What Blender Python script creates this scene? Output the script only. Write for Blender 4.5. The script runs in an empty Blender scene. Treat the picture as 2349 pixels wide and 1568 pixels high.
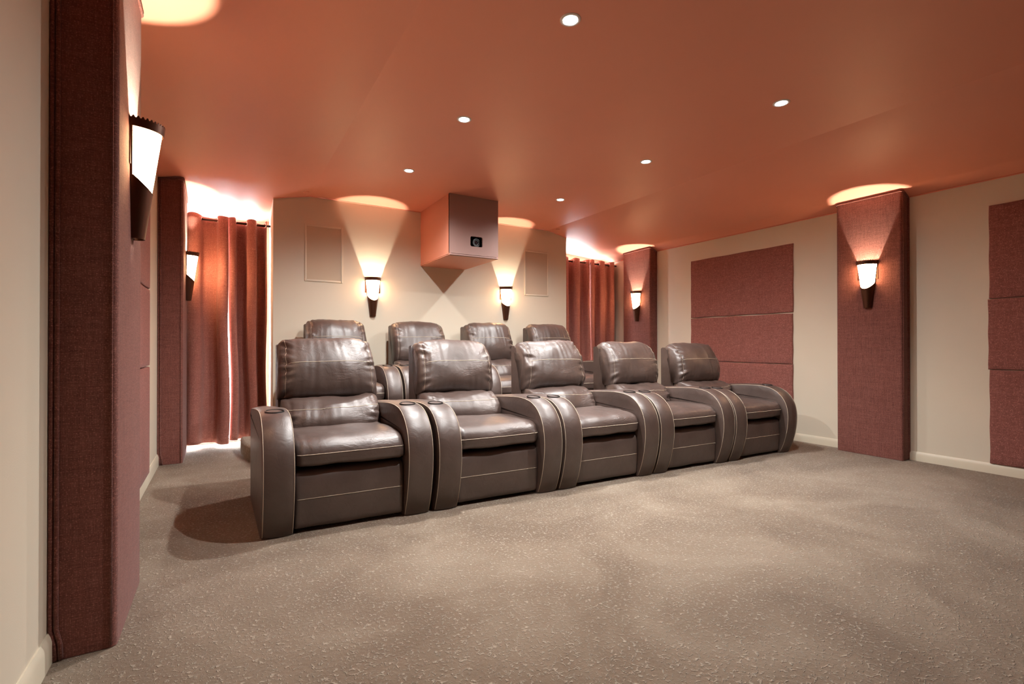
import bpy, bmesh, math, random
from mathutils import Vector, Matrix, noise
R = math.radians
scn = bpy.context.scene
col = scn.collection

# ------------------------------------------------------------------ camera, world, exposure
cam_d = bpy.data.cameras.new('camera'); cam = bpy.data.objects.new('camera', cam_d); col.objects.link(cam)
cam.location = (0, 0, 1.05)
cam.rotation_euler = (R(90.274), R(0.02), R(-30.545))
cam_d.sensor_width = 36.0; cam_d.lens = 1118.7 / 2349 * 36; cam_d.clip_start = 0.02
scn.camera = cam
scn.view_settings.view_transform = 'Standard'
scn.view_settings.look = 'None'
scn.view_settings.gamma = 1.0
scn.view_settings.use_curve_mapping = False
scn.view_settings.exposure = 0.22
scn.cycles.use_denoising = True
scn.cycles.sample_clamp_indirect = 8.0
scn.cycles.max_bounces = 10
scn.cycles.diffuse_bounces = 6
scn.cycles.caustics_reflective = False
scn.cycles.caustics_refractive = False

SKY = 55.0             # daylight outside the garden doors
DOWN_W = 190.0          # each ceiling spotlight
DOWN_C = (1.0, 0.98, 0.95)
SCONCE_W = 100.0         # each wall lamp
GLASS_GLOW = 38.0      # the lit alabaster shades
SCONCE_C = (1.0, 0.85, 0.66)

world = bpy.data.worlds.new('sky'); scn.world = world; world.use_nodes = True
world.node_tree.nodes['Background'].inputs[0].default_value = (0.88, 0.93, 1.0, 1)
world.node_tree.nodes['Background'].inputs[1].default_value = SKY

# ------------------------------------------------------------------ helpers
def tag(o, label=None, cat=None, group=None, kind=None):
    if label: o['label'] = label
    if cat: o['category'] = cat
    if group: o['group'] = group
    if kind: o['kind'] = kind
    return o

def empty(name, loc, rz=0.0, scale=(1, 1, 1)):
    o = bpy.data.objects.new(name, None); col.objects.link(o)
    o.location = loc; o.rotation_euler = (0, 0, rz); o.scale = scale; o.empty_display_size = 0.1
    return o

def obj(name, bm, mat, parent=None, smooth=True, loc=(0, 0, 0)):
    bmesh.ops.recalc_face_normals(bm, faces=bm.faces)
    me = bpy.data.meshes.new(name); bm.to_mesh(me); bm.free()
    for m in (mat if isinstance(mat, (list, tuple)) else [mat]): me.materials.append(m)
    if smooth:
        for p in me.polygons: p.use_smooth = True
    o = bpy.data.objects.new(name, me); col.objects.link(o); o.location = loc
    if smooth == 'auto':
        try: me.set_sharp_from_angle(angle=R(38))
        except Exception: pass
    if parent is not None: o.parent = parent
    return o

def box(bm, x0, x1, y0, y1, z0, z1, bev=0.0, seg=2, vert_only=False):
    if x0 > x1: x0, x1 = x1, x0
    if y0 > y1: y0, y1 = y1, y0
    vs = [bm.verts.new((x, y, z)) for z in (z0, z1) for (x, y) in ((x0, y0), (x1, y0), (x1, y1), (x0, y1))]
    fs = [(0, 3, 2, 1), (4, 5, 6, 7), (0, 1, 5, 4), (1, 2, 6, 5), (2, 3, 7, 6), (3, 0, 4, 7)]
    faces = [bm.faces.new([vs[i] for i in f]) for f in fs]
    if bev > 0:
        es = set(e for f in faces for e in f.edges)
        if vert_only: es = {e for e in es if abs(e.verts[0].co.z - e.verts[1].co.z) > 1e-4}
        bmesh.ops.bevel(bm, geom=list(es), offset=bev, segments=seg, affect='EDGES', profile=0.5)
    return bm

def tube(bm, pts, r, n=6, closed=False):
    pts = [Vector(p) for p in pts]; rings = []
    N = len(pts)
    up = Vector((0.13, 0.31, 0.94)).normalized()
    for i, p in enumerate(pts):
        if closed: d = pts[(i + 1) % N] - pts[i - 1]
        else: d = pts[min(i + 1, N - 1)] - pts[max(i - 1, 0)]
        if d.length < 1e-9: d = Vector((0, 0, 1))
        d.normalize()
        a = d.cross(up)
        if a.length < 0.05: a = d.cross(Vector((1, 0, 0)))
        a.normalize(); b = d.cross(a)
        rings.append([bm.verts.new(p + (a * math.cos(2 * math.pi * k / n) + b * math.sin(2 * math.pi * k / n)) * r) for k in range(n)])
    for i in range(N if closed else N - 1):
        A, B = rings[i], rings[(i + 1) % N]
        for k in range(n):
            bm.faces.new((A[k], A[(k + 1) % n], B[(k + 1) % n], B[k]))
    if not closed:
        bm.faces.new(rings[0]); bm.faces.new(rings[-1][::-1])

def catmull(pts, per=6, closed=False):
    out = []; N = len(pts)
    def g(i): return Vector(pts[i % N]) if closed else Vector(pts[max(0, min(N - 1, i))])
    for i in range(N if closed else N - 1):
        p0, p1, p2, p3 = g(i - 1), g(i), g(i + 1), g(i + 2)
        for k in range(per):
            t = k / per
            out.append(0.5 * ((2 * p1) + (p2 - p0) * t + (2 * p0 - 5 * p1 + 4 * p2 - p3) * t * t + (3 * p1 - p0 - 3 * p2 + p3) * t ** 3))
    if not closed: out.append(Vector(pts[-1]))
    return out

def lathe(bm, prof, n=32, a0=0.0, a1=2 * math.pi, centre=(0, 0)):
    """prof: list of (r, z); full or partial turn about z"""
    full = abs(a1 - a0 - 2 * math.pi) < 1e-6
    m = n if full else n + 1
    cols = []
    for k in range(m):
        a = a0 + (a1 - a0) * k / n
        cols.append([bm.verts.new((centre[0] + r * math.cos(a), centre[1] + r * math.sin(a), z)) for r, z in prof])
    for k in range(n):
        A, B = cols[k], cols[(k + 1) % m]
        for i in range(len(prof) - 1):
            try: bm.faces.new((A[i], B[i], B[i + 1], A[i + 1]))
            except Exception: pass
    bmesh.ops.remove_doubles(bm, verts=bm.verts, dist=1e-6)

# ------------------------------------------------------------------ materials
class NT:
    def __init__(self, name):
        self.m = bpy.data.materials.new(name); self.m.use_nodes = True
        self.t = self.m.node_tree; self.n = self.t.nodes; self.l = self.t.links
        self.b = self.n['Principled BSDF']
        self.tc = self.n.new('ShaderNodeTexCoord')
    def mapping(self, scale=(1, 1, 1), src=None, rot=(0, 0, 0)):
        mp = self.n.new('ShaderNodeMapping'); mp.inputs['Scale'].default_value = scale; mp.inputs['Rotation'].default_value = rot
        self.l.new(src or self.tc.outputs['Object'], mp.inputs['Vector']); return mp.outputs[0]
    def noise(self, scale, detail=2, rough=0.5, vec=None, dist=0.0):
        x = self.n.new('ShaderNodeTexNoise'); x.inputs['Scale'].default_value = scale
        x.inputs['Detail'].default_value = detail; x.inputs['Roughness'].default_value = rough; x.inputs['Distortion'].default_value = dist
        self.l.new(vec or self.tc.outputs['Object'], x.inputs['Vector']); return x.outputs['Fac']
    def math(self, op, a, b=None, c=None, clamp=False):
        x = self.n.new('ShaderNodeMath'); x.operation = op; x.use_clamp = clamp
        for i, v in enumerate((a, b, c)):
            if v is None: continue
            if isinstance(v, (int, float)): x.inputs[i].default_value = v
            else: self.l.new(v, x.inputs[i])
        return x.outputs[0]
    def ramp(self, fac, stops):
        x = self.n.new('ShaderNodeValToRGB'); e = x.color_ramp.elements
        e[0].position, e[0].color = stops[0][0], (*stops[0][1], 1)
        e[1].position, e[1].color = stops[-1][0], (*stops[-1][1], 1)
        for p, c in stops[1:-1]:
            k = e.new(p); k.color = (*c, 1)
        self.l.new(fac, x.inputs[0]); return x.outputs[0]
    def mix(self, fac, a, b):
        x = self.n.new('ShaderNodeMix'); x.data_type = 'RGBA'
        if isinstance(fac, (int, float)): x.inputs[0].default_value = fac
        else: self.l.new(fac, x.inputs[0])
        for i, v in ((6, a), (7, b)):
            if isinstance(v, tuple): x.inputs[i].default_value = (*v[:3], 1)
            else: self.l.new(v, x.inputs[i])
        return x.outputs[2]
    def bump(self, h, strength, dist, normal=None):
        x = self.n.new('ShaderNodeBump'); x.inputs['Strength'].default_value = strength; x.inputs['Distance'].default_value = dist
        self.l.new(h, x.inputs['Height'])
        if normal: self.l.new(normal, x.inputs['Normal'])
        return x.outputs[0]
    def out(self, color=None, rough=None, normal=None, metal=None, spec=None, sheen=None):
        for k, v in (('Base Color', color), ('Roughness', rough), ('Metallic', metal), ('Specular IOR Level', spec), ('Sheen Weight', sheen)):
            if v is None: continue
            if isinstance(v, tuple): self.b.inputs[k].default_value = (*v[:3], 1)
            elif isinstance(v, (int, float)): self.b.inputs[k].default_value = v
            else: self.l.new(v, self.b.inputs[k])
        if normal: self.l.new(normal, self.b.inputs['Normal'])
        return self.m

def m_plain(name, color, rough=0.5, metal=0.0, spec=0.5, emit=None, estr=0.0):
    n = NT(name); m = n.out(color, rough, metal=metal, spec=spec)
    if emit:
        n.b.inputs['Emission Color'].default_value = (*emit, 1); n.b.inputs['Emission Strength'].default_value = estr
    return m

def m_wall():
    n = NT('cream_wall_paint')
    a = n.noise(3.0, 3); c = n.mix(a, (0.62, 0.56, 0.445), (0.66, 0.595, 0.48))
    return n.out(c, 0.62, n.bump(n.noise(220, 2), 0.12, 0.002), spec=0.3)

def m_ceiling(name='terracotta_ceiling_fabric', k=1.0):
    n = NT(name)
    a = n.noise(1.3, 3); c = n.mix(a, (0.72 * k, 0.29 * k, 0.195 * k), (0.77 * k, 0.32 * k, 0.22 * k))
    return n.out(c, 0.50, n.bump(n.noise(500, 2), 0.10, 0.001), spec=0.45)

def m_fabric(name, dark, mid, light, k=1.0):
    n = NT(name)
    v = n.noise(1.0, 3, 0.6, n.mapping((520 * k, 520 * k, 22)))
    h = n.noise(1.0, 3, 0.6, n.mapping((22, 22, 520 * k)))
    vm = n.noise(1.0, 1, 0.5, n.mapping((110, 110, 5)))
    hm = n.noise(1.0, 1, 0.5, n.mapping((5, 5, 110)))
    s = n.math('ADD', n.math('MULTIPLY', v, 0.5), n.math('MULTIPLY', h, 0.55))
    s = n.math('ADD', s, n.math('MULTIPLY', n.math('ADD', vm, hm), 0.16))
    s = n.math('SUBTRACT', s, 0.16)
    c = n.ramp(s, [(0.34, dark), (0.53, mid), (0.76, light)])
    fleck = n.noise(1.0, 1, 0.5, n.mapping((200 * k, 200 * k, 230 * k)))
    f = n.math('MULTIPLY', n.math('SUBTRACT', fleck, 0.57, clamp=True), 6.0, clamp=True)
    c = n.mix(n.math('MULTIPLY', f, 0.55), c, tuple(min(1, x * 1.9) for x in light))
    return n.out(c, 0.85, n.bump(n.math('ADD', v, h), 0.55, 0.003), spec=0.25, sheen=0.15)

def m_carpet():
    n = NT('tan_pattern_carpet')
    w = n.mapping((1, 1, 0.6))
    a = n.noise(48, 1.0, 0.4, w, 0.6)
    ridge = n.math('ABSOLUTE', n.math('SUBTRACT', a, 0.5))
    line = n.math('SUBTRACT', 1.0, n.math('MULTIPLY', ridge, 15.0, clamp=True), clamp=True)
    mask = n.math('MULTIPLY', n.math('SUBTRACT', n.noise(70, 1.0, 0.5, w), 0.47, clamp=True), 9.0, clamp=True)
    sq = n.math('MULTIPLY', line, mask)
    pile = n.noise(420, 3, 0.7)
    big = n.noise(1.5, 4, 0.62, None, 0.6)
    base = n.ramp(big, [(0.32, (0.200, 0.140, 0.088)), (0.5, (0.285, 0.212, 0.142)), (0.68, (0.385, 0.305, 0.218))])
    base = n.mix(n.math('MULTIPLY', pile, 0.45), base, (0.13, 0.08, 0.055))
    c = n.mix(n.math('MULTIPLY', sq, 0.62), base, (0.66, 0.57, 0.45))
    ht = n.math('ADD', n.math('MULTIPLY', sq, 0.8), n.math('MULTIPLY', pile, 0.7))
    ht = n.math('ADD', ht, n.math('MULTIPLY', n.noise(70, 2, 0.5), 0.9))
    return n.out(c, 0.95, n.bump(ht, 0.9, 0.010), spec=0.15, sheen=0.2)

def m_leather(name='brown_leather', tint=1.0, soft=0.0):
    n = NT(name)
    a = n.noise(5, 4, 0.6)
    c = n.ramp(a, [(0.3, (0.050 * tint, 0.031 * tint, 0.025 * tint)), (0.7, (0.080 * tint, 0.052 * tint, 0.043 * tint))])
    wear = n.math('MULTIPLY', n.math('SUBTRACT', n.noise(34, 4, 0.7), 0.62, clamp=True), 5.0, clamp=True)
    c = n.mix(n.math('MULTIPLY', wear, 0.18), c, (0.20, 0.16, 0.13))
    vo = n.n.new('ShaderNodeTexVoronoi'); vo.inputs['Scale'].default_value = 330
    n.l.new(n.tc.outputs['Object'], vo.inputs['Vector'])
    b1 = n.bump(vo.outputs['Distance'], 0.10, 0.0012)
    b2 = n.bump(n.noise(13, 3, 0.55, None, 0.8), 0.22, 0.012, b1)
    wr = n.noise(1.0, 3, 0.6, n.mapping((9, 30, 30), None, (0.3, 0.2, 0.5)), 1.2)
    wr = n.math('SUBTRACT', 1.0, n.math('MULTIPLY', n.math('ABSOLUTE', n.math('SUBTRACT', wr, 0.5)), 9.0, clamp=True))
    wm = n.math('MULTIPLY', n.math('SUBTRACT', n.noise(5.0, 2), 0.50, clamp=True), 5.0, clamp=True)
    if soft: b2 = n.bump(n.math('MULTIPLY', wr, wm), soft, 0.004, b2)
    rg = n.math('ADD', 0.37, n.math('MULTIPLY', n.noise(24, 3), 0.12))
    return n.out(c, rg, b2, spec=0.85)

M = {}
M['wall'] = m_wall()
M['ceiling'] = m_ceiling()
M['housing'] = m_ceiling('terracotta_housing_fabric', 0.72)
M['board'] = m_plain('mauve_brown_board', (0.31, 0.19, 0.165), 0.55, spec=0.3)
M['pillar'] = m_fabric('woven_brown_upholstery', (0.095, 0.029, 0.021), (0.165, 0.056, 0.043), (0.28, 0.118, 0.092))
M['panel'] = m_fabric('woven_russet_panel_fabric', (0.155, 0.050, 0.040), (0.235, 0.083, 0.066), (0.33, 0.135, 0.11), 0.8)
M['curtain'] = m_fabric('russet_curtain_linen', (0.24, 0.084, 0.066), (0.335, 0.130, 0.102), (0.41, 0.18, 0.145), 0.8)
M['carpet'] = m_carpet()
M['leather'] = m_leather()
M['leather_soft'] = m_leather('soft_brown_cushion_leather', 1.0, 0.30)
M['stitch'] = m_plain('tan_stitching', (0.50, 0.42, 0.32), 0.7)
M['base'] = m_plain('black_base_cloth', (0.012, 0.010, 0.009), 0.9)
M['bronze'] = m_plain('dark_bronze_metal', (0.090, 0.036, 0.020), 0.38, 0.75)
M['rod'] = m_plain('dark_rod_metal', (0.05, 0.02, 0.015), 0.35, 0.8)
M['chrome'] = m_plain('chrome', (0.8, 0.8, 0.8), 0.12, 1.0)
M['black'] = m_plain('black_plastic', (0.01, 0.01, 0.01), 0.35)
M['trim'] = m_plain('cream_gloss_trim', (0.66, 0.60, 0.47), 0.4)
M['white_frame'] = m_plain('white_door_frame', (0.8, 0.8, 0.78), 0.4)
M['lamp_trim'] = m_plain('white_lamp_trim', (0.75, 0.72, 0.68), 0.4)
M['lens'] = m_plain('lit_lamp_lens', (0.9, 0.9, 0.9), 0.3, emit=(0.93, 0.96, 1.0), estr=40.0)

def m_grille():
    n = NT('cream_speaker_cloth')
    return n.out((0.53, 0.44, 0.33), 0.85, n.bump(n.noise(900, 1), 0.3, 0.001), spec=0.2)
M['grille'] = m_grille()

def m_shade():
    m = bpy.data.materials.new('alabaster_glass'); m.use_nodes = True
    t = m.node_tree; t.nodes.clear()
    o = t.nodes.new('ShaderNodeOutputMaterial'); tr = t.nodes.new('ShaderNodeBsdfTranslucent'); di = t.nodes.new('ShaderNodeBsdfDiffuse')
    no = t.nodes.new('ShaderNodeTexNoise'); no.inputs['Scale'].default_value = 22; no.inputs['Detail'].default_value = 4
    tc = t.nodes.new('ShaderNodeTexCoord'); t.links.new(tc.outputs['Object'], no.inputs['Vector'])
    rp = t.nodes.new('ShaderNodeValToRGB'); rp.color_ramp.elements[0].color = (0.060, 0.040, 0.026, 1); rp.color_ramp.elements[1].color = (0.10, 0.08, 0.06, 1)
    rp.color_ramp.elements[0].position = 0.35; rp.color_ramp.elements[1].position = 0.65
    t.links.new(no.outputs['Fac'], rp.inputs[0]); t.links.new(rp.outputs[0], tr.inputs[0])
    di.inputs[0].default_value = (0.85, 0.75, 0.62, 1)
    mx = t.nodes.new('ShaderNodeMixShader'); mx.inputs[0].default_value = 0.30
    t.links.new(tr.outputs[0], mx.inputs[1]); t.links.new(di.outputs[0], mx.inputs[2])
    em = t.nodes.new('ShaderNodeEmission'); em.inputs[0].default_value = (1.0, 0.55, 0.28, 1); em.inputs[1].default_value = GLASS_GLOW
    ad = t.nodes.new('ShaderNodeAddShader'); t.links.new(mx.outputs[0], ad.inputs[0]); t.links.new(em.outputs[0], ad.inputs[1]); t.links.new(ad.outputs[0], o.inputs[0])
    return m
M['shade'] = m_shade()

def m_glass():
    m = bpy.data.materials.new('clear_pane_glass'); m.use_nodes = True
    t = m.node_tree; t.nodes.clear()
    o = t.nodes.new('ShaderNodeOutputMaterial'); a = t.nodes.new('ShaderNodeBsdfTransparent'); g = t.nodes.new('ShaderNodeBsdfGlossy')
    g.inputs['Roughness'].default_value = 0.02
    mx = t.nodes.new('ShaderNodeMixShader'); mx.inputs[0].default_value = 0.06
    t.links.new(a.outputs[0], mx.inputs[1]); t.links.new(g.outputs[0], mx.inputs[2]); t.links.new(mx.outputs[0], o.inputs[0])
    return m
M['glass'] = m_glass()

# ------------------------------------------------------------------ room shell
XL, XR, YF, YB, YW = -0.5, 5.38, -2.5, 5.5, 6.05      # side walls, wall behind camera, back wall, garden-door wall
ZC = 2.61
XCL, XCR = 0.77, 3.82                                  # ceiling creases
BX0, BX1 = 0.426, 4.129                                # edges of the projecting back wall

def struct(name, bm, m, smooth=False):
    return tag(obj(name, bm, m, None, smooth), kind='structure')

bm = bmesh.new(); box(bm, XL - .2, XR + .2, YF - .2, YW + .2, -0.12, 0.0); struct('floor', bm, M['carpet'])
bm = bmesh.new(); box(bm, XL - .15, XL, YF, YW + .15, 0, 2.75); struct('wall_left', bm, M['wall'])
bm = bmesh.new(); box(bm, XR, XR + .15, YF, YW + .15, 0, 2.75); struct('wall_right', bm, M['wall'])
bm = bmesh.new(); box(bm, XL - .15, XR + .15, YF - .15, YF, 0, 2.75); struct('wall_front', bm, M['pillar'])
bm = bmesh.new()
box(bm, BX0, BX1, YB, YW + .15, 0, 2.75)
WIN = [(-0.40, 0.36), (4.22, 5.12)]; WH = 2.35
for (a, b), (w0, w1) in zip(((XL, BX0), (BX1, XR)), WIN):
    box(bm, a, w0, YW, YW + .15, 0, 2.75); box(bm, w1, b, YW, YW + .15, 0, 2.75); box(bm, w0, w1, YW, YW + .15, WH, 2.75)
struct('wall_back', bm, M['wall'])

def sstep(t): t = max(0, min(1, t)); return t * t * (3 - 2 * t)
def zl(x, y):
    d = max(0.0, y - 5.21)
    sag = 0.012 * math.sin(math.pi * (x - XL) / (XCL - XL)) * math.sin(y * 1.1 + 0.4)
    e = XCL - x
    return ZC - 0.055 * (1 - math.exp(-max(0, e) / 0.3)) - 0.02 * e - (0.045 * d + 0.18 * d * d) + sag * min(1, (XCL - x) * 3) - 0.03 * sstep((-0.36 - x) / 0.14)
def zr(x, y):
    d = max(0.0, y - 5.21)
    e = x - XCR
    return ZC - 0.06 * (1 - math.exp(-max(0, e) / 0.3)) - 0.065 * e - (0.01 * d + 0.08 * d * d) - 0.055 * sstep((x - 5.22) / 0.16)
def ceiling():
    bm = bmesh.new()
    ys = [YF + (5.21 - YF) * i / 56 for i in range(56)] + [5.21 + 0.29 * i / 6 for i in range(6)] + [5.5 + 0.56 * i / 8 for i in range(9)]
    def sheet(f, xe, xc, xb):
        rows = []
        for y in ys:
            t = max(0, min(1, (y - 5.21) / 0.29)); xm = xc + (xb - xc) * t
            rows.append([bm.verts.new((xm + (xe - xm) * i / 24, y, f(xm + (xe - xm) * i / 24, y))) for i in range(25)])
        for a, b in zip(rows, rows[1:]):
            for i in range(24): bm.faces.new((a[i], a[i + 1], b[i + 1], b[i]))
        # small facet between the crease and the back wall corner
        k = len([y for y in ys if y < 5.2099]); prev = None
        for j in range(k, k + 7):
            v = bm.verts.new((xc, ys[j], ZC))
            if prev: bm.faces.new((prev, v, rows[j][0], rows[j - 1][0]))
            prev = v
    sheet(zl, XL, XCL, BX0); sheet(zr, XR, XCR, BX1)
    ny = 30; g = [[bm.verts.new((XCL + (XCR - XCL) * i / 12, YF + (YB + .001 - YF) * j / ny, ZC)) for i in range(13)] for j in range(ny + 1)]
    for a, b in zip(g, g[1:]):
        for i in range(12): bm.faces.new((a[i], a[i + 1], b[i + 1], b[i]))
    bmesh.ops.remove_doubles(bm, verts=bm.verts, dist=0.0005)
    return tag(obj('ceiling', bm, M['ceiling'], None, 'auto'), kind='structure')
ceiling()

# cord that closes the joint between ceiling fabric and wall
bm = bmesh.new()
tube(bm, [(XR - .003, YF + .05 + i * 0.2, zr(XR, YF + .05 + i * 0.2) - .004) for i in range(42)], 0.005)
struct('trim_1', bm, M['ceiling'], True)
bm = bmesh.new()
tube(bm, [(BX0, YB - .004, zl(BX0, YB) - .003), (XCL, YB - .004, ZC - .003), (1.99, YB - .004, ZC - .003)], 0.005)
tube(bm, [(2.57, YB - .004, ZC - .003), (XCR, YB - .004, ZC - .003), (BX1, YB - .004, zr(BX1, YB) - .003)], 0.005)
struct('trim_2', bm, M['ceiling'], True)

def baseboard(name, x, sgn, spans, top=0.082):
    bm = bmesh.new()
    for y0, y1 in spans:
        prof = [(0, 0), (0.014, 0), (0.014, top - 0.028), (0.010, top - 0.012), (0.005, top), (0, top)]
        a = [bm.verts.new((x + sgn * p, y0, z)) for p, z in prof]; b = [bm.verts.new((x + sgn * p, y1, z)) for p, z in prof]
        for i in range(len(prof)):
            j = (i + 1) % len(prof); bm.faces.new((a[i], a[j], b[j], b[i]))
        bm.faces.new(a); bm.faces.new(b[::-1])
    return struct(name, bm, M['trim'], 'auto')
LP = [(2.165, 2.715), (5.20, 5.75)]; RP = [(1.99, 2.54), (5.00, 5.555)]
baseboard('baseboard_left', XL, 1, [(YF, LP[0][0]), (LP[0][1], LP[1][0]), (LP[1][1], YW)], 0.10)
baseboard('baseboard_right', XR, -1, [(YF, RP[0][0]), (RP[0][1], RP[1][0]), (RP[1][1], YW)])

# carpeted platform under the back row, with a rounded left-front corner
def riser():
    bm = bmesh.new(); h = 0.14
    out = [(0.14, 5.5)] + [tuple(p) for p in catmull([(0.142, 5.32), (0.16, 5.14), (0.205, 4.95), (0.29, 4.68), (0.44, 4.42), (0.66, 4.28), (1.0, 4.22)], 6)] + [(4.4, 4.1), (4.7, 4.15), (4.9, 4.35), (4.95, 4.7), (4.95, 5.5)]
    def ring(z, ins):
        c = Vector((2.5, 5.0)); r = []
        for x, y in out:
            d = (c - Vector((x, y))); d.normalize(); r.append(bm.verts.new((x + d.x * ins, min(5.5, y + d.y * ins), z)))
        return r
    rs = [ring(0, 0.0), ring(h - .03, 0.0), ring(h - .012, 0.005), ring(h, 0.02)]
    for a, b in zip(rs, rs[1:]):
        for i in range(len(out) - 1): bm.faces.new((a[i], a[i + 1], b[i + 1], b[i]))
    bm.faces.new(rs[-1])
    return tag(obj('floor_platform', bm, M['carpet'], None, 'auto'), kind='structure')
riser()

# garden doors behind the curtains
for k, (w0, w1) in enumerate(WIN):
    root = empty('window_%d' % (k + 1), ((w0 + w1) / 2, YW, 0)); tag(root, kind='structure')
    hw = (w1 - w0) / 2
    bm = bmesh.new()
    for a, b, c, d in ((-hw, -hw + .05, 0, WH), (hw - .05, hw, 0, WH), (-hw, hw, WH - .05, WH), (-hw, hw, 0, .04)):
        box(bm, a, b, .03, .09, c, d, 0.004)
    obj('window_frame', bm, M['white_frame'], root, 'auto')
    bm = bmesh.new(); box(bm, -hw + .05, hw - .05, .056, .062, .04, WH - .05); obj('pane', bm, M['glass'], root, False)
    ld = bpy.data.lights.new('daylight_portal', 'AREA'); ld.shape = 'RECTANGLE'; ld.size = 2 * hw; ld.size_y = WH; ld.cycles.is_portal = True
    lo = bpy.data.objects.new('daylight_portal', ld); col.objects.link(lo); lo.location = ((w0 + w1) / 2, YW + .13, WH / 2); lo.rotation_euler = (R(-90), 0, 0)

# ------------------------------------------------------------------ upholstered pillars
def pillar(name, xw, sgn, y0, y1, depth, label, zfun):
    xf = xw + sgn * depth
    root = empty(name, (xw, (y0 + y1) / 2, 0)); tag(root, label, 'pillar', 'fabric covered pillars along the side walls')
    hy = (y1 - y0) / 2; yc = (y0 + y1) / 2
    bm = bmesh.new(); r = 0.022; n = 6
    # outline: wall -> front corner(rounded) -> other corner -> wall
    o = [(0.0, -hy)] + [(sgn * (depth - r + r * math.sin(a)), -hy + r - r * math.cos(a)) for a in [math.pi / 2 * i / n for i in range(n + 1)]]
    o += [(sgn * (depth - r + r * math.cos(a)), hy - r + r * math.sin(a)) for a in [math.pi / 2 * i / n for i in range(n + 1)]] + [(0.0, hy)]
    nz = 24; cols = []
    for (x, y) in o:
        zt = zfun(xw + x, yc + y) - 0.001
        cols.append([bm.verts.new((x, y, 0.002 + (zt - .002) * i / nz)) for i in range(nz + 1)])
    for a, b in zip(cols, cols[1:]):
        for i in range(nz): bm.faces.new((a[i], b[i], b[i + 1], a[i + 1]))
    obj('upholstery', bm, M['pillar'], root, 'auto')
    for s in (-1, 1):          # double welt where the cover meets the wall
        bm = bmesh.new()
        for dx, dy in ((0.007, 0.004), (0.022, 0.003)):
            pts = []
            for i in range(50):
                z = 0.004 + (zfun(xw + sgn * dx, yc + s * hy) - .012) * i / 49
                kick = 0.012 * (1 - sstep((z - 0.04) / 0.07)) if xw < 1 else 0.0
                pts.append((sgn * (dx + kick), s * (hy + dy * 0.6), z))
            tube(bm, pts, 0.0065, 8)
        obj('welt_cord', bm, M['pillar'], root)
    bm = bmesh.new()
    for dz in (0.008, 0.022):
        tube(bm, [(x * 1.0 + (sgn * .003 if abs(x) > .05 else 0), y * 1.008, zfun(xw + x, yc + y) - dz) for x, y in o], 0.006, 6)
    obj('top_cord', bm, M['pillar'], root)
    bm = bmesh.new(); tube(bm, [(sgn * (depth - 0.016), -hy - .001, z) for z in (0.01, 0.8, 1.6, zfun(xw, yc) + .02)], 0.003, 5)
    obj('corner_seam', bm, M['pillar'], root)
    return root
pillar('upholstered_pillar', XL, 1, *LP[0], 0.18, 'brown woven fabric pillar on the left wall nearest the camera', zl)
pillar('upholstered_pillar', XL, 1, *LP[1], 0.185, 'brown woven fabric pillar on the left wall beside the curtain', zl)
pillar('upholstered_pillar', XR, -1, *RP[0], 0.13, 'wide brown woven fabric pillar on the right wall, right of the recliners', zr)
pillar('upholstered_pillar', XR, -1, *RP[1], 0.13, 'narrow looking brown fabric pillar in the far right corner beside the curtain', zr)

# ------------------------------------------------------------------ acoustic panels
def apanel(xw, sgn, y0, y1, z0, z1, label, group, tilt=0.0, th=0.022):
    bm = bmesh.new(); hy = (y1 - y0) / 2; hz = (z1 - z0) / 2; random.seed(int(y0 * 100 + z0 * 1000))
    ny, nz = 30, 18; ph = random.random() * 6
    rings = []
    # cushion-edged slab
    def pt(u, v, x):
        wob = 0.0018 * math.sin(u * 9 + ph) if abs(v) > .98 else 0
        wob2 = 0.0018 * math.sin(v * 7 + ph) if abs(u) > .98 else 0
        return (sgn * x, u * hy + wob2, v * hz + wob)
    us = [-1, -.995] + [-.985 + 1.97 * i / ny for i in range(ny + 1)] + [.995, 1]; vs = [-1, -.993] + [-.98 + 1.96 * i / nz for i in range(nz + 1)] + [.993, 1]
    g = []
    for v in vs:
        row = []
        for u in us:
            e = min((1 - abs(u)) * hy, (1 - abs(v)) * hz); k = math.sqrt(max(0, 1 - (1 - min(1, e / 0.012)) ** 2))
            row.append(bm.verts.new(pt(u, v, th - 0.010 + 0.010 * k)))
        g.append(row)
    for a, b in zip(g, g[1:]):
        for i in range(len(us) - 1): bm.faces.new((a[i], a[i + 1], b[i + 1], b[i]))
    edge = g[0] + [r[-1] for r in g[1:]] + g[-1][-2::-1] + [r[0] for r in g[-2:0:-1]]
    back = [bm.verts.new((0.0, v.co.y, v.co.z)) for v in edge]
    for v in back: v.co.x = sgn * 0.0015
    for i in range(len(edge)):
        j = (i + 1) % len(edge); bm.faces.new((edge[i], edge[j], back[j], back[i]))
    bm.faces.new(back)
    o = obj('acoustic_panel', bm, M['panel'], None, 'auto', (xw, (y0 + y1) / 2, (z0 + z1) / 2)); o.rotation_euler = (tilt, 0, 0)
    return tag(o, label, 'acoustic panel', group)
G1 = 'acoustic panels behind the right end of the front row'; G2 = 'acoustic panels at the right edge'; G3 = 'acoustic panels between the left pillars'
apanel(XR, -1, 3.035, 4.39, 1.401, 2.155, 'russet fabric wall panel behind the recliners, topmost of its stack, bright gap below', G1)
apanel(XR, -1, 3.040, 4.39, 0.834, 1.391, 'russet fabric wall panel behind the recliners, middle of its stack', G1, R(0.12))
apanel(XR, -1, 3.040, 4.39, 0.084, 0.828, 'russet fabric wall panel partly hidden by the last recliner, lowest of its stack', G1)
apanel(XR, -1, 0.10, 1.445, 1.422, 2.178, 'dark fabric wall panel at the right picture edge, topmost of three', G2)
apanel(XR, -1, 0.10, 1.452, 0.846, 1.416, 'dark fabric wall panel at the right picture edge, middle of three', G2)
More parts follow.
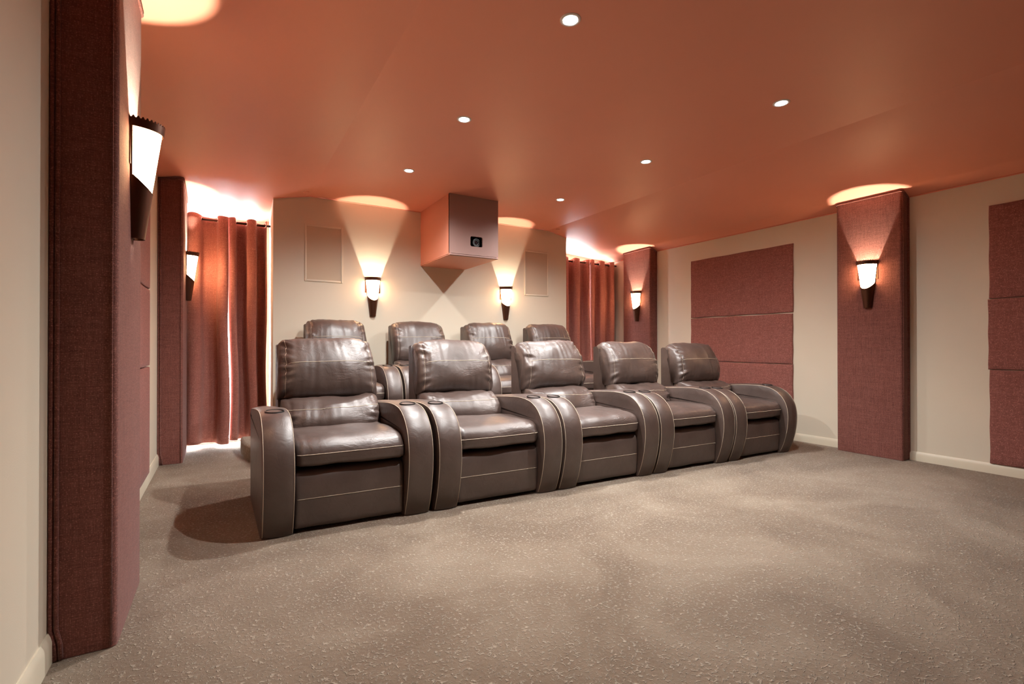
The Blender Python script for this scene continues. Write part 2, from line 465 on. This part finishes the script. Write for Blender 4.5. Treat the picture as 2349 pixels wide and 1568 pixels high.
apanel(XR, -1, 0.10, 1.445, 0.084, 0.842, 'dark fabric wall panel at the right picture edge, lowest just above the baseboard', G2)
apanel(XL, 1, 3.05, 4.40, 1.452, 2.20, 'sliver of pink-brown fabric panel between the left pillars, topmost', G3, 0, 0.035)
apanel(XL, 1, 3.05, 4.40, 0.895, 1.446, 'sliver of pink-brown fabric panel between the left pillars, middle', G3, 0, 0.035)
apanel(XL, 1, 3.05, 4.40, 0.115, 0.889, 'sliver of pink-brown fabric panel between the left pillars, lowest', G3, 0, 0.035)

# ------------------------------------------------------------------ in-wall speakers
def inwall(x0, x1, z0, z1, label):
    root = empty('wall_speaker', ((x0 + x1) / 2, YB, (z0 + z1) / 2)); tag(root, label, 'speaker', 'flush speakers in the back wall')
    hx, hz = (x1 - x0) / 2, (z1 - z0) / 2; w = 0.02
    bm = bmesh.new()
    for a, b, c, d in ((-hx, -hx + w, -hz, hz), (hx - w, hx, -hz, hz), (-hx + w, hx - w, hz - w, hz), (-hx + w, hx - w, -hz, -hz + w)):
        box(bm, a, b, -0.009, 0, c, d, 0.003)
    obj('speaker_frame', bm, M['wall'], root, 'auto')
    bm = bmesh.new(); box(bm, -hx + w, hx - w, -0.004, 0, -hz + w, hz - w, 0.0); obj('speaker_grille', bm, M['grille'], root, False)
inwall(0.723, 1.109, 1.715, 2.316, 'flat cream speaker grille on the back wall left of the left lamp')
inwall(3.437, 3.825, 1.702, 2.306, 'flat cream speaker grille on the back wall right of the right lamp')

# ------------------------------------------------------------------ projector housing
def housing():
    x0, x1, y0, y1, z0, z1 = 1.994, 2.568, 4.648, 5.5, 1.972, 2.61
    xc = (x0 + x1) / 2; root = empty('projector_housing', (xc, y1, z0))
    tag(root, 'terracotta box for the projector hanging under the ceiling on the back wall', 'projector box')
    hx = (x1 - x0) / 2; L = y1 - y0; H = z1 - z0 - .001
    hx0, hx1, hz0, hz1 = 2.234 - xc, 2.380 - xc, 2.085 - z0, 2.192 - z0
    bm = bmesh.new(); t = 0.018
    box(bm, -hx, -hx + t, -L + .001, 0, 0.002, H); box(bm, hx - t, hx, -L + .001, 0, 0.002, H)
    box(bm, -hx + t, hx - t, -L + t, 0, 0.0, t)
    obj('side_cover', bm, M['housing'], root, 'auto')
    bm = bmesh.new()
    # front board with a rounded-corner opening
    n = 5; hole = []; rr = 0.018
    for cx, cz, a0 in ((hx1 - rr, hz1 - rr, 0), (hx0 + rr, hz1 - rr, 90), (hx0 + rr, hz0 + rr, 180), (hx1 - rr, hz0 + rr, 270)):
        for i in range(n + 1):
            a = R(a0 + 90 * i / n); hole.append((cx + rr * math.cos(a), cz + rr * math.sin(a)))
    corners = [(hx, H), (-hx, H), (-hx, 0.022), (hx, 0.022)]
    for y in (-L, -L + t):
        hv = [bm.verts.new((x, y, z)) for x, z in hole]; cv = [bm.verts.new((x, y, z)) for x, z in corners]
        for q in range(4):
            seg = hv[q * (n + 1):(q + 1) * (n + 1)]
            bm.faces.new([cv[q]] + seg[::-1])
            bm.faces.new([cv[q], seg[-1], hv[((q + 1) * (n + 1)) % len(hv)], cv[(q + 1) % 4]])
        if y == -L: h0, c0 = hv, cv
        else: h1, c1 = hv, cv
    for i in range(len(h0)):
        j = (i + 1) % len(h0); bm.faces.new((h0[i], h0[j], h1[j], h1[i]))
    for i in range(4):
        j = (i + 1) % 4; bm.faces.new((c0[i], c0[j], c1[j], c1[i]))
    obj('front_board', bm, M['board'], root, False)
    bm = bmesh.new(); box(bm, -hx + .001, hx - .001, -L - .004, -L + .02, 0.001, 0.018, 0.006, 3); obj('bottom_lip', bm, M['board'], root, 'auto')
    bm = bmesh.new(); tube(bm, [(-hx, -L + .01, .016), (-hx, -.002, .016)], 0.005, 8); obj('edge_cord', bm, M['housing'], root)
    # the projector inside
    pr = empty('projector', (2.33, 5.05, z0 + t + .001)); tag(pr, 'black projector seen through the small square opening of the terracotta box', 'projector')
    bm = bmesh.new(); box(bm, -0.17, 0.17, -0.16, 0.2, 0.0, 0.24, 0.02, 3); obj('projector_body', bm, M['black'], pr, 'auto')
    bm = bmesh.new(); lathe(bm, [(0.0, 0.19), (0.03, 0.192), (0.034, 0.20), (0.045, 0.20), (0.05, 0.19), (0.052, 0.03), (0.052, 0.0)], 28)
    bmesh.ops.rotate(bm, verts=bm.verts, cent=(0, 0, 0), matrix=Matrix.Rotation(R(90), 3, 'X'))
    o = obj('lens_barrel', bm, M['black'], pr, 'auto'); o.location = (0.0, -0.155, 0.15)
    bm = bmesh.new(); lathe(bm, [(0.0, 0.012), (0.015, 0.010), (0.030, 0.0)], 24)
    bmesh.ops.rotate(bm, verts=bm.verts, cent=(0, 0, 0), matrix=Matrix.Rotation(R(90), 3, 'X'))
    g = obj('lens_glass', bm, m_plain('dark_lens_glass', (0.02, 0.02, 0.03), 0.05, spec=0.9), o); g.location = (0, -0.186, 0)
housing()

# ------------------------------------------------------------------ ceiling spotlights
def downlight(x, y, label, w=1.0, tilt=0.0, size=172):
    z = ZC; root = empty('ceiling_spotlight', (x, y, z)); tag(root, label, 'ceiling light', 'recessed spotlights in the ceiling')
    bm = bmesh.new(); lathe(bm, [(0.034, 0.0), (0.036, -0.004), (0.044, -0.005), (0.050, -0.002), (0.050, 0.0)], 36); obj('trim_ring', bm, M['lamp_trim'], root)
    bm = bmesh.new(); lathe(bm, [(0.0, -0.004), (0.026, -0.004), (0.034, -0.001), (0.034, 0.0)], 32); obj('lens', bm, M['lens'], root)
    ld = bpy.data.lights.new('spot_bulb', 'SPOT'); ld.energy = DOWN_W * w; ld.color = DOWN_C; ld.spot_size = R(size); ld.spot_blend = 1.0; ld.shadow_soft_size = 0.018
    lo = bpy.data.objects.new('spot_bulb', ld); col.objects.link(lo); lo.location = (0, 0, -0.03); lo.rotation_euler = (R(tilt), 0, 0); lo.parent = root
for x, y, lb in ((1.43, 1.87, 'bright recessed spotlight at the top of the picture, nearest the camera'),
                 (1.43, 3.075, 'bright recessed spotlight, middle one of the left ceiling row'),
                 (1.425, 4.235, 'recessed spotlight left of the projector box, farthest of the left row'),
                 (3.10, 1.825, 'recessed spotlight farthest right in the picture, nearest of the right row'),
                 (3.10, 3.0, 'recessed spotlight, middle one of the right ceiling row'),
                 (3.12, 4.26, 'recessed spotlight right of the projector box, farthest of the right row')):
    downlight(x, y, lb, *((0.95, 20, 124) if y < 2.5 else (1.05, 0, 172) if y < 4 else (0.62, 0, 152)))

for x, y, lb in ((0.715, 5.33, 'small round fitting on the ceiling at the upper left corner of the back wall'), (3.86, 5.33, 'small round fitting on the ceiling at the upper right corner of the back wall')):
    bm = bmesh.new(); lathe(bm, [(0.0, -0.006), (0.022, -0.006), (0.030, -0.001), (0.030, 0.004)], 24)
    zz = (ZC - 0.02) if x > 2 else (ZC - 0.016)
    o = tag(obj('ceiling_sensor', bm, M['ceiling'], None, 'auto', (x, y, zz)), lb, 'ceiling fitting', 'round fittings at the ceiling corners'); o.rotation_euler = (R(-3), R(8 if x > 2 else -8), 0)

# ------------------------------------------------------------------ wall lamps
def sconce(x, y, ztop, h, rz, label, w=1.0):
    """local frame: wall plane is y=0, lamp projects to -y"""
    root = empty('wall_sconce', (x, y, ztop - h), rz); tag(root, label, 'wall lamp', 'wall lamps with glass cone shades')
    rt, rb, sc = 0.086, 0.034, 1.22       # top/bottom radius, depth stretch
    A0, A1 = R(180), R(360); N = 48
    def rad(z): return rb + (rt - rb) * (z / h)
    def P(a, z, off=0.0): r = rad(z) + off; return (r * math.cos(a), r * math.sin(a) * sc, z)
    zb = h - 0.040
    def zlow(a):          # slanted lower edge of the glass: higher at the wall, lower in front
        return h * (0.535 - 0.135 * (-math.sin(a)))
    a_in = R(186), R(354)
    bm = bmesh.new()
    # metal body below the glass, full half turn, and the strips beside the glass
    angs = [A0 + (A1 - A0) * i / N for i in range(N + 1)]
    def metal_top(a):
        return zlow(a) if a_in[0] <= a <= a_in[1] else zb
    def wallgrid(an, f0, f1, nz, off):
        cols = [[bm.verts.new(P(a, f0(a) + (f1(a) - f0(a)) * k / nz, off)) for k in range(nz + 1)] for a in an]
        for A, B in zip(cols, cols[1:]):
            for k in range(nz): bm.faces.new((A[k], B[k], B[k + 1], A[k + 1]))
    gl = [a_in[0] + (a_in[1] - a_in[0]) * i / 36 for i in range(37)]
    for off in (0.0, -0.0025):
        wallgrid(gl, lambda a: 0.0, zlow, 8, off)
        wallgrid([A0 + (a_in[0] - A0) * i / 6 for i in range(7)], lambda a: 0.0, lambda a: zb, 8, off)
        wallgrid([a_in[1] + (A1 - a_in[1]) * i / 6 for i in range(7)], lambda a: 0.0, lambda a: zb, 8, off)
    tube(bm, [P(a, zlow(a), -0.001) for a in gl], 0.0022, 5)
    obj('metal_body', bm, M['bronze'], root, 'auto')
    bm = bmesh.new()
    cols = []
    teeth = 22
    for i in range(teeth * 4 + 1):
        a = A0 + (A1 - A0) * i / (teeth * 4); cut = 0.0075 if i % 4 in (1, 2) else 0.0
        cols.append([bm.verts.new(P(a, zb, 0.003)), bm.verts.new(P(a, h - cut, 0.003)), bm.verts.new(P(a, h - cut, 0.0)), bm.verts.new(P(a, zb, 0.0))])
    for A, B in zip(cols, cols[1:]):
        for k in range(4): bm.faces.new((A[k], B[k], B[(k + 1) % 4], A[(k + 1) % 4]))
    obj('toothed_rim', bm, M['bronze'], root, False)
    bm = bmesh.new()
    wallgrid(gl, zlow, lambda a: zb + .004, 12, -0.003)
    obj('glass_shade', bm, M['shade'], root)
    bm = bmesh.new(); box(bm, -rt * .97, rt * .97, -0.004, 0.0, h * .60, h - .012); box(bm, -rb * .9, rb * .9, -0.004, 0.0, 0.004, h * .6)
    obj('back_plate', bm, M['bronze'], root, False)
    bm = bmesh.new(); lathe(bm, [(0.0, 0.0), (0.014, 0.0), (0.014, 0.05), (0.010, 0.055), (0.0, 0.055)], 16)
    obj('bulb_holder', bm, M['black'], root, 'auto', (0, -0.042, h * 0.34))
    ld = bpy.data.lights.new('sconce_bulb', 'POINT'); ld.energy = SCONCE_W * w; ld.color = SCONCE_C; ld.shadow_soft_size = 0.010
    lo = bpy.data.objects.new('sconce_bulb', ld); col.objects.link(lo); lo.location = (0, -0.042, h - 0.215); lo.parent = root
    return root
sconce(1.432, YB, 1.800, 0.435, 0, 'lit cone wall lamp on the back wall left of the projector box')
sconce(3.147, YB, 1.797, 0.425, 0, 'lit cone wall lamp on the back wall right of the projector box')
sconce(5.25, 2.262, 1.838, 0.445, R(-90), 'lit cone wall lamp on the wide right pillar')
sconce(5.25, 5.262, 1.835, 0.445, R(-90), 'lit cone wall lamp on the far right corner pillar')
sconce(-0.32, 2.47, 1.945, 0.470, R(90), 'large near lit cone wall lamp on the left pillar closest to the camera')
sconce(-0.315, 5.60, 1.935, 0.465, R(90), 'lit cone wall lamp on the left pillar beside the curtain')

# ------------------------------------------------------------------ curtains
YCUR = 5.85
def curtain(x0, x1, ztop, zbot, nf, ph, label, group, seed, e0=0.0, e1=0.0, rodz=2.32, amp=0.062):
    """e0/e1: how far the lower left / right edge pulls inwards"""
    random.seed(seed); root = empty('curtain', ((x0 + x1) / 2, YCUR, zbot)); tag(root, label, 'curtain', group)
    bm = bmesh.new(); nx, nz = nf * 18, 40; w = x1 - x0; H = ztop - zbot
    per = [1 + 0.25 * (random.random() - .5) for _ in range(nf + 1)]
    def warp(t):
        return t + 0.018 * math.sin(6.3 * t * 1.7 + seed)
    def P(t, s):
        z = zbot + H * s; x = x0 + w * t
        low = (1 - s)
        x += e0 * low * (1 - t) - e1 * low * t
        a = amp * (0.8 + 0.35 * low) * (1 + .25 * math.sin(t * 11 + seed))
        th = 2 * math.pi * nf * warp(t) + ph
        c = math.cos(th); c = math.copysign(abs(c) ** 0.75, c)
        y = -a * c + 0.010 * low * math.sin(th * .5 + seed)
        x += 0.012 * math.sin(2 * th) + 0.012 * low * math.sin(3 * t + 9 * s + seed)
        dz = 0.010 * c * (s ** 6) + 0.004 * math.sin(th * 2.3) * (s ** 8) - (0.012 * math.sin(5 * t + seed) * low ** 8)
        return Vector((x - (x0 + x1) / 2, y, z - zbot + dz))
    g = [[bm.verts.new(P(i / nx, j / nz)) for i in range(nx + 1)] for j in range(nz + 1)]
    for a, b in zip(g, g[1:]):
        for i in range(nx): bm.faces.new((a[i], a[i + 1], b[i + 1], b[i]))
    o = obj('curtain_cloth', bm, M['curtain'], root)
    md = o.modifiers.new('thickness', 'SOLIDIFY'); md.thickness = 0.002
    # grommets where the cloth crosses the rod line
    s = (rodz - zbot) / H; prev = None
    for i in range(nx * 4):
        t = i / (nx * 4); y = P(t, s).y
        if prev is not None and (y > 0) != (prev > 0):
            p = P(t, s); q = P(min(1, t + .004), s); d = (q - p); d.z = 0; d.normalize()
            bm2 = bmesh.new(); c = []
            e1v = d; e2v = Vector((0, 0, 1))
            tube(bm2, [p + (e1v * math.cos(k * math.pi / 10) + e2v * math.sin(k * math.pi / 10)) * 0.024 for k in range(20)], 0.0045, 6, True)
            obj('grommet', bm2, M['chrome'], root)
        prev = y
    return root
GL, GR = 'curtain panels left of the back wall', 'curtain panels right of the back wall'
curtain(-0.490, 0.020, 2.355, 0.045, 2, 0.6, 'russet curtain panel nearest the left corner, beside the white slit', GL, 3, 0.0, -0.012)
curtain(0.033, 0.402, 2.355, 0.055, 2, -0.9, 'russet curtain panel between the white slit and the back wall', GL, 5, 0.035, 0.0)
curtain(4.14, 4.795, 2.335, 0.05, 3, 0.0, 'dark red curtain panel right of the back wall, next to the wall edge', GR, 8, rodz=2.295)
curtain(4.765, 5.373, 2.335, 0.05, 3, 3.14, 'dark red curtain panel beside the far right pillar', GR, 11, rodz=2.295)
bm = bmesh.new(); tube(bm, [(XL, YCUR, 2.32), (BX0, YCUR, 2.32)], 0.012, 14)
tag(obj('curtain_rod', bm, M['rod']), 'dark curtain rod running through the left curtain rings', 'curtain rod')
bm = bmesh.new(); tube(bm, [(BX1, YCUR, 2.295), (XR, YCUR, 2.295)], 0.012, 14)
tag(obj('curtain_rod', bm, M['rod']), 'dark curtain rod running through the right curtain rings', 'curtain rod')

# ------------------------------------------------------------------ recliners
def puff(loop, hw, ke=0.72, e=0.16, c=None, seed=0, gather=0.0, gt=0.87, lump=0.004, per=6, nt=52, ky=None, bow=0.0, dx=0.0, taper=0.0, droop=0.0, arch=0.0):
    """closed (y,z) loop swept across x with rounded ends; returns bmesh + function giving surface point (ti, vi)"""
    lp = catmull([(y, z, 0) for y, z in loop], per, True); lp = [Vector((p.x, p.y)) for p in lp]; nv = len(lp)
    cy, cz = c if c else (sum(p.x for p in lp) / nv, sum(p.y for p in lp) / nv)
    zmin = min(p.y for p in lp); zmax = max(p.y for p in lp)
    ts = []
    for i in range(nt + 1):
        t = -1 + 2 * i / nt; ts.append(math.copysign(abs(t) ** 0.82, t))
    bm = bmesh.new(); grid = []
    for t in ts:
        u = max(0, (abs(t) - (1 - e)) / e); k = 1 - (1 - ke) * (1 - math.sqrt(max(0, 1 - u * u)))
        k2 = 1 - (1 - (ky if ky is not None else ke)) * (1 - math.sqrt(max(0, 1 - u * u)))
        b = bow * (1 - t * t)
        row = []
        for p in lp:
            front = max(0.0, min(1.0, (cy - p.x) / 0.08 + 0.5))
            zr = (p.y - zmin) / (zmax - zmin)
            row.append(bm.verts.new((dx + hw * t * (1 - taper * (zr - 0.4)), cy + (p.x - cy) * k - b * front, cz + (p.y - cz) * k2 - droop * t ** 4 * zr + arch * (1 - t * t) * (1 - zr) ** 2)))
        grid.append(row)
    for A, B in zip(grid, grid[1:]):
        for i in range(nv):
            j = (i + 1) % nv; bm.faces.new((A[i], A[j], B[j], B[i]))
    bm.faces.new(grid[0]); bm.faces.new(grid[-1][::-1])
    bmesh.ops.recalc_face_normals(bm, faces=bm.faces); bm.normal_update()
    off = []
    for ti, row in enumerate(grid):
        for vi, v in enumerate(row):
            p = v.co
            d = lump * noise.noise(Vector((p.x * 6 + seed * 7.3, p.y * 6, p.z * 7))) * 2
            if gather:
                ge = math.exp(-((abs(ts[ti]) - gt) / 0.11) ** 2)
                sd = 5 if p.x > dx else 0
                q = abs(p.x - dx)
                s = noise.noise(Vector((seed * 3.1 + sd, p.z * 27 + p.y * 15 + (0.3 - q) * (p.z - cz) * 110, q * 5)))
                mk = 0.35 + 1.3 * max(0, noise.noise(Vector((seed + sd, p.z * 9, 1.7))) + 0.25)
                d += gather * ge * s * 2.2 * mk
                s2 = noise.noise(Vector((p.x * 26 + seed, p.z * 6 + abs(p.x) * 20, seed * 2.7)))
                d += gather * 0.25 * s2
                d -= 0.004 * math.exp(-((abs(ts[ti]) - gt) / 0.02) ** 2)
            off.append((v, v.normal.copy(), d))
    for v, n, d in off: v.co += n * d
    bm.normal_update()
    pts = [[(v.co.copy(), v.normal.copy()) for v in row] for row in grid]
    return bm, pts, lp, ts

def seam_h(pts, lp, ts, zt, tmax, front=True, lift=0.0010):
    """line along x on the front surface at profile height zt"""
    best = min(range(len(lp)), key=lambda i: abs(lp[i].y - zt) + (5 if (lp[i].x > sum(p.x for p in lp) / len(lp)) else 0))
    return [pts[i][best][0] + pts[i][best][1] * lift for i in range(len(ts)) if abs(ts[i]) <= tmax]

def add_seam(name, lines, parent, r=0.0016):
    bm = bmesh.new()
    for l in lines: tube(bm, l, r, 5)
    return obj(name, bm, M['stitch'], parent)

ARM_F = [(0.0, 0.002), (-0.040, 0.10), (-0.070, 0.22), (-0.083, 0.33), (-0.078, 0.43), (-0.052, 0.515), (0.0, 0.585), (0.07, 0.630), (0.15, 0.650), (0.27, 0.656), (0.45, 0.645), (0.70, 0.622), (0.86, 0.606)]
def make_arm(xc, w, parent, seed):
    f = catmull([(y, z, 0) for y, z in ARM_F], 6); prof = [Vector((p.x, p.y)) for p in f] + [Vector((0.895, 0.598)), Vector((0.905, 0.58)), Vector((0.905, 0.3)), Vector((0.905, 0.002))]
    n = len(prof); nrm = []
    for i in range(n):
        d = prof[min(i + 1, n - 1)] - prof[max(i - 1, 0)]; d.normalize(); nrm.append(Vector((-d.y, d.x)))   # outward
    bm = bmesh.new(); hw = w / 2
    S = [-1, -.93, -.8, -.55, -.25, 0, .25, .55, .8, .93, 1]
    cols = []
    for s in S:
        row = []
        for i, p in enumerate(prof):
            cr = 0.013 * (1 - abs(s) ** 2.6) + 0.0016 * noise.noise(Vector((s * 2 + seed * 5, p.x * 9, p.y * 9)))
            q = p + nrm[i] * cr
            row.append(bm.verts.new((xc + s * hw, q.x, max(0.002, q.y))))
        cols.append(row)
    for A, B in zip(cols, cols[1:]):
        for i in range(n - 1): bm.faces.new((A[i], A[i + 1], B[i + 1], B[i]))
    c = Vector((0.42, 0.30))
    for s, base in ((-1, cols[0]), (1, cols[-1])):
        prev = base
        for ins, out in ((0.012, 0.004), (0.05, 0.007)):
            ring = []
            for i, p in enumerate(prof):
                q = p - nrm[i] * ins if 0 < i < n - 1 else Vector((p.x + (ins if i == 0 else -ins), 0.002))
                q.y = max(q.y, 0.002)
                ring.append(bm.verts.new((xc + s * (hw + out), q.x, q.y)))
            for i in range(n - 1): bm.faces.new((prev[i], prev[i + 1], ring[i + 1], ring[i]))
            prev = ring
        bm.faces.new(prev)
    o = obj('armrest', bm, M['leather'], parent, 'auto')
    lines = []
    for s in (-1, 1):
        lines.append([Vector((xc + s * (hw - .001), p.x + nrm[i].x * .001, p.y + nrm[i].y * .001)) for i, p in enumerate(prof[:len(f)]) if p.y > 0.004])
    for l in lines: add_seam('edge_stitching', [l], o, 0.0018)
    # cup holder let into the top
    yc = 0.165; zt = 0.6665
    bm = bmesh.new(); lathe(bm, [(0.0, -0.06), (0.040, -0.06), (0.043, -0.004), (0.044, 0.001), (0.049, 0.001), (0.051, -0.005)], 28, centre=(0, 0))
    # the sunk cup is drawn as a thin dark dish standing just proud of the leather
    bmesh.ops.scale(bm, vec=(1, 1, 0.09), verts=[v for v in bm.verts if v.co.z < -0.02])
    ch = obj('cup_holder', bm, M['black'], o, 'auto', (xc, yc, zt)); ch.rotation_euler = (R(4.5), 0, 0)
    return o

HEAD = [(0.715, 0.652), (0.672, 0.672), (0.642, 0.730), (0.636, 0.80), (0.650, 0.89), (0.678, 0.97), (0.722, 1.040), (0.775, 1.084), (0.830, 1.094), (0.878, 1.078), (0.893, 1.055), (0.862, 1.02), (0.832, 0.95), (0.798, 0.85), (0.765, 0.75), (0.748, 0.675)]
LUMB = [(0.66, 0.685), (0.59, 0.672), (0.53, 0.638), (0.490, 0.585), (0.468, 0.525), (0.478, 0.475), (0.54, 0.45), (0.66, 0.46), (0.74, 0.52), (0.75, 0.62), (0.73, 0.68)]
SEAT = [(-0.020, 0.372), (-0.034, 0.405), (-0.032, 0.450), (-0.006, 0.492), (0.06, 0.514), (0.20, 0.522), (0.40, 0.520), (0.56, 0.505), (0.62, 0.44), (0.58, 0.375), (0.30, 0.360), (0.06, 0.360)]
PANEL = [(0.0, 0.030), (-0.010, 0.09), (-0.016, 0.19), (-0.012, 0.28), (0.002, 0.330), (0.04, 0.346), (0.09, 0.330), (0.095, 0.18), (0.09, 0.035), (0.04, 0.026)]
SKEW = -0.055
def recliner(x, y, z, rz, sx, sz, seed, label, group, sw=0.30, aw=0.148, plump=1.0):
    root = empty('recliner', (x, y, z), rz, (sx, 1, sz)); tag(root, label, 'recliner chair', group)
    ma = M['leather_soft']
    bm, p, lp, ts = puff(HEAD, sw + .016, 0.76, 0.30, (0.80, 0.84), seed, 0.0115 * plump, 0.86, 0.006, 7, 64, 0.90, 0.030, 0.004, 0.055, 0.030, 0.024)
    h = obj('headrest', bm, ma, root)
    vl = [j for j in range(len(lp)) if lp[j].y > 0.665 and (lp[j].x < 0.725 or lp[j].y > 1.03)]
    ls = [seam_h(p, lp, ts, 0.925, 0.86)]
    vl.sort(key=lambda j: lp[j].y)
    for tt in (-0.86, 0.86):
        i = min(range(len(ts)), key=lambda k: abs(ts[k] - tt)); ls.append([p[i][j][0] + p[i][j][1] * .0008 for j in vl if lp[j].x < 0.80])
    add_seam('stitching', ls[:1], h, 0.0017); [add_seam('side_stitching', [q], h, 0.0009) for q in ls[1:]]
    bm, p, lp, ts = puff(LUMB, sw + .004, 0.74, 0.24, (0.70, 0.56), seed + 3, 0.012 * plump, 0.84, 0.009, 6, 56, 0.90, 0.035, 0.002, 0, 0, 0.012)
    l = obj('back_cushion', bm, ma, root); add_seam('stitching', [seam_h(p, lp, ts, 0.625, 0.95)], l, 0.0016)
    bm, p, lp, ts = puff(SEAT, sw - .003, 0.90, 0.11, (0.30, 0.44), seed + 5, 0.003, 0.93, 0.0045, 7, 56, 0.80, 0.006)
    s = obj('seat_cushion', bm, ma, root); add_seam('stitching', [seam_h(p, lp, ts, 0.438, 0.985)], s, 0.0018)
    bm, p, lp, ts = puff(PANEL, sw - .002, 0.90, 0.05, (0.06, 0.19), seed + 9, 0.0, 0.9, 0.002, 6, 36, 0.985, 0.0)
    f = obj('footrest_panel', bm, M['leather'], root); add_seam('stitching', [seam_h(p, lp, ts, 0.190, 0.99)], f, 0.0016)
    bm = bmesh.new()
    sh = [(0.905, 0.06), (0.912, 1.036), (0.898, 1.046), (0.845, 1.046), (0.828, 1.03), (0.80, 0.90), (0.765, 0.76), (0.74, 0.64), (0.70, 0.40), (0.70, 0.06)]
    a = [bm.verts.new((-sw - .006, yy, zz)) for yy, zz in sh]; b = [bm.verts.new((sw + .008, yy, zz)) for yy, zz in sh]
    for i in range(len(sh)):
        j = (i + 1) % len(sh); bm.faces.new((a[i], a[j], b[j], b[i]))
    bm.faces.new(a); bm.faces.new(b[::-1])
    bmesh.ops.bevel(bm, geom=[e for e in bm.edges], offset=0.006, segments=2, affect='EDGES')
    obj('back_shell', bm, M['leather'], root, 'auto')
    bm = bmesh.new(); box(bm, -sw + .01, sw - .01, 0.09, 0.88, 0.0, 0.365); obj('base_frame', bm, M['base'], root, False)
    for sg in (-1, 1): make_arm(sg * (sw + .006 + aw / 2), aw, root, seed + sg)
    for o in root.children_recursive:            # the seats stand slightly askew in their row
        if o.type != 'MESH': continue
        for v in o.data.vertices: v.co.y += SKEW * v.co.x
        o.location.y += SKEW * o.location.x
    return root

RZ = R(0.8)
GF, GB = 'leather recliners in the front row', 'leather recliners on the back platform'
W0 = 0.925
front = [(0.640, 2.925, 0.945, 1.004, 'brown leather recliner at the left end of the front row, nearest the camera'),
         (1.598, 2.885, 0.925, 0.995, 'second brown leather recliner from the left in the front row, shiny top cushion'),
         (2.527, 2.846, 0.910, 0.990, 'middle brown leather recliner of the front row'),
         (3.436, 2.808, 0.893, 0.983, 'fourth brown leather recliner of the front row, palest looking headrest'),
         (4.335, 2.768, 0.895, 0.970, 'brown leather recliner at the right end of the front row, by the wall panels')]
for i, (x, y, w, sz, lb) in enumerate(front):
    recliner(x, y, 0.0, RZ, w / W0, sz, 10 + 13 * i, lb, GF)
back = [(0.995, 4.47, 'leftmost recliner of the back row, only its dark headrest and right arm showing'),
        (1.865, 4.445, 'second recliner of the back row, its headrest left of the white shiny one in front'),
        (2.728, 4.42, 'third recliner of the back row, its headrest under the right lamp of the back wall'),
        (3.590, 4.39, 'rightmost recliner of the back row, beside the dark red curtain')]
for i, (x, y, lb) in enumerate(back):
    recliner(x, y, 0.14, RZ, 0.855 / W0, 1.068, 101 + 17 * i, lb, GB)
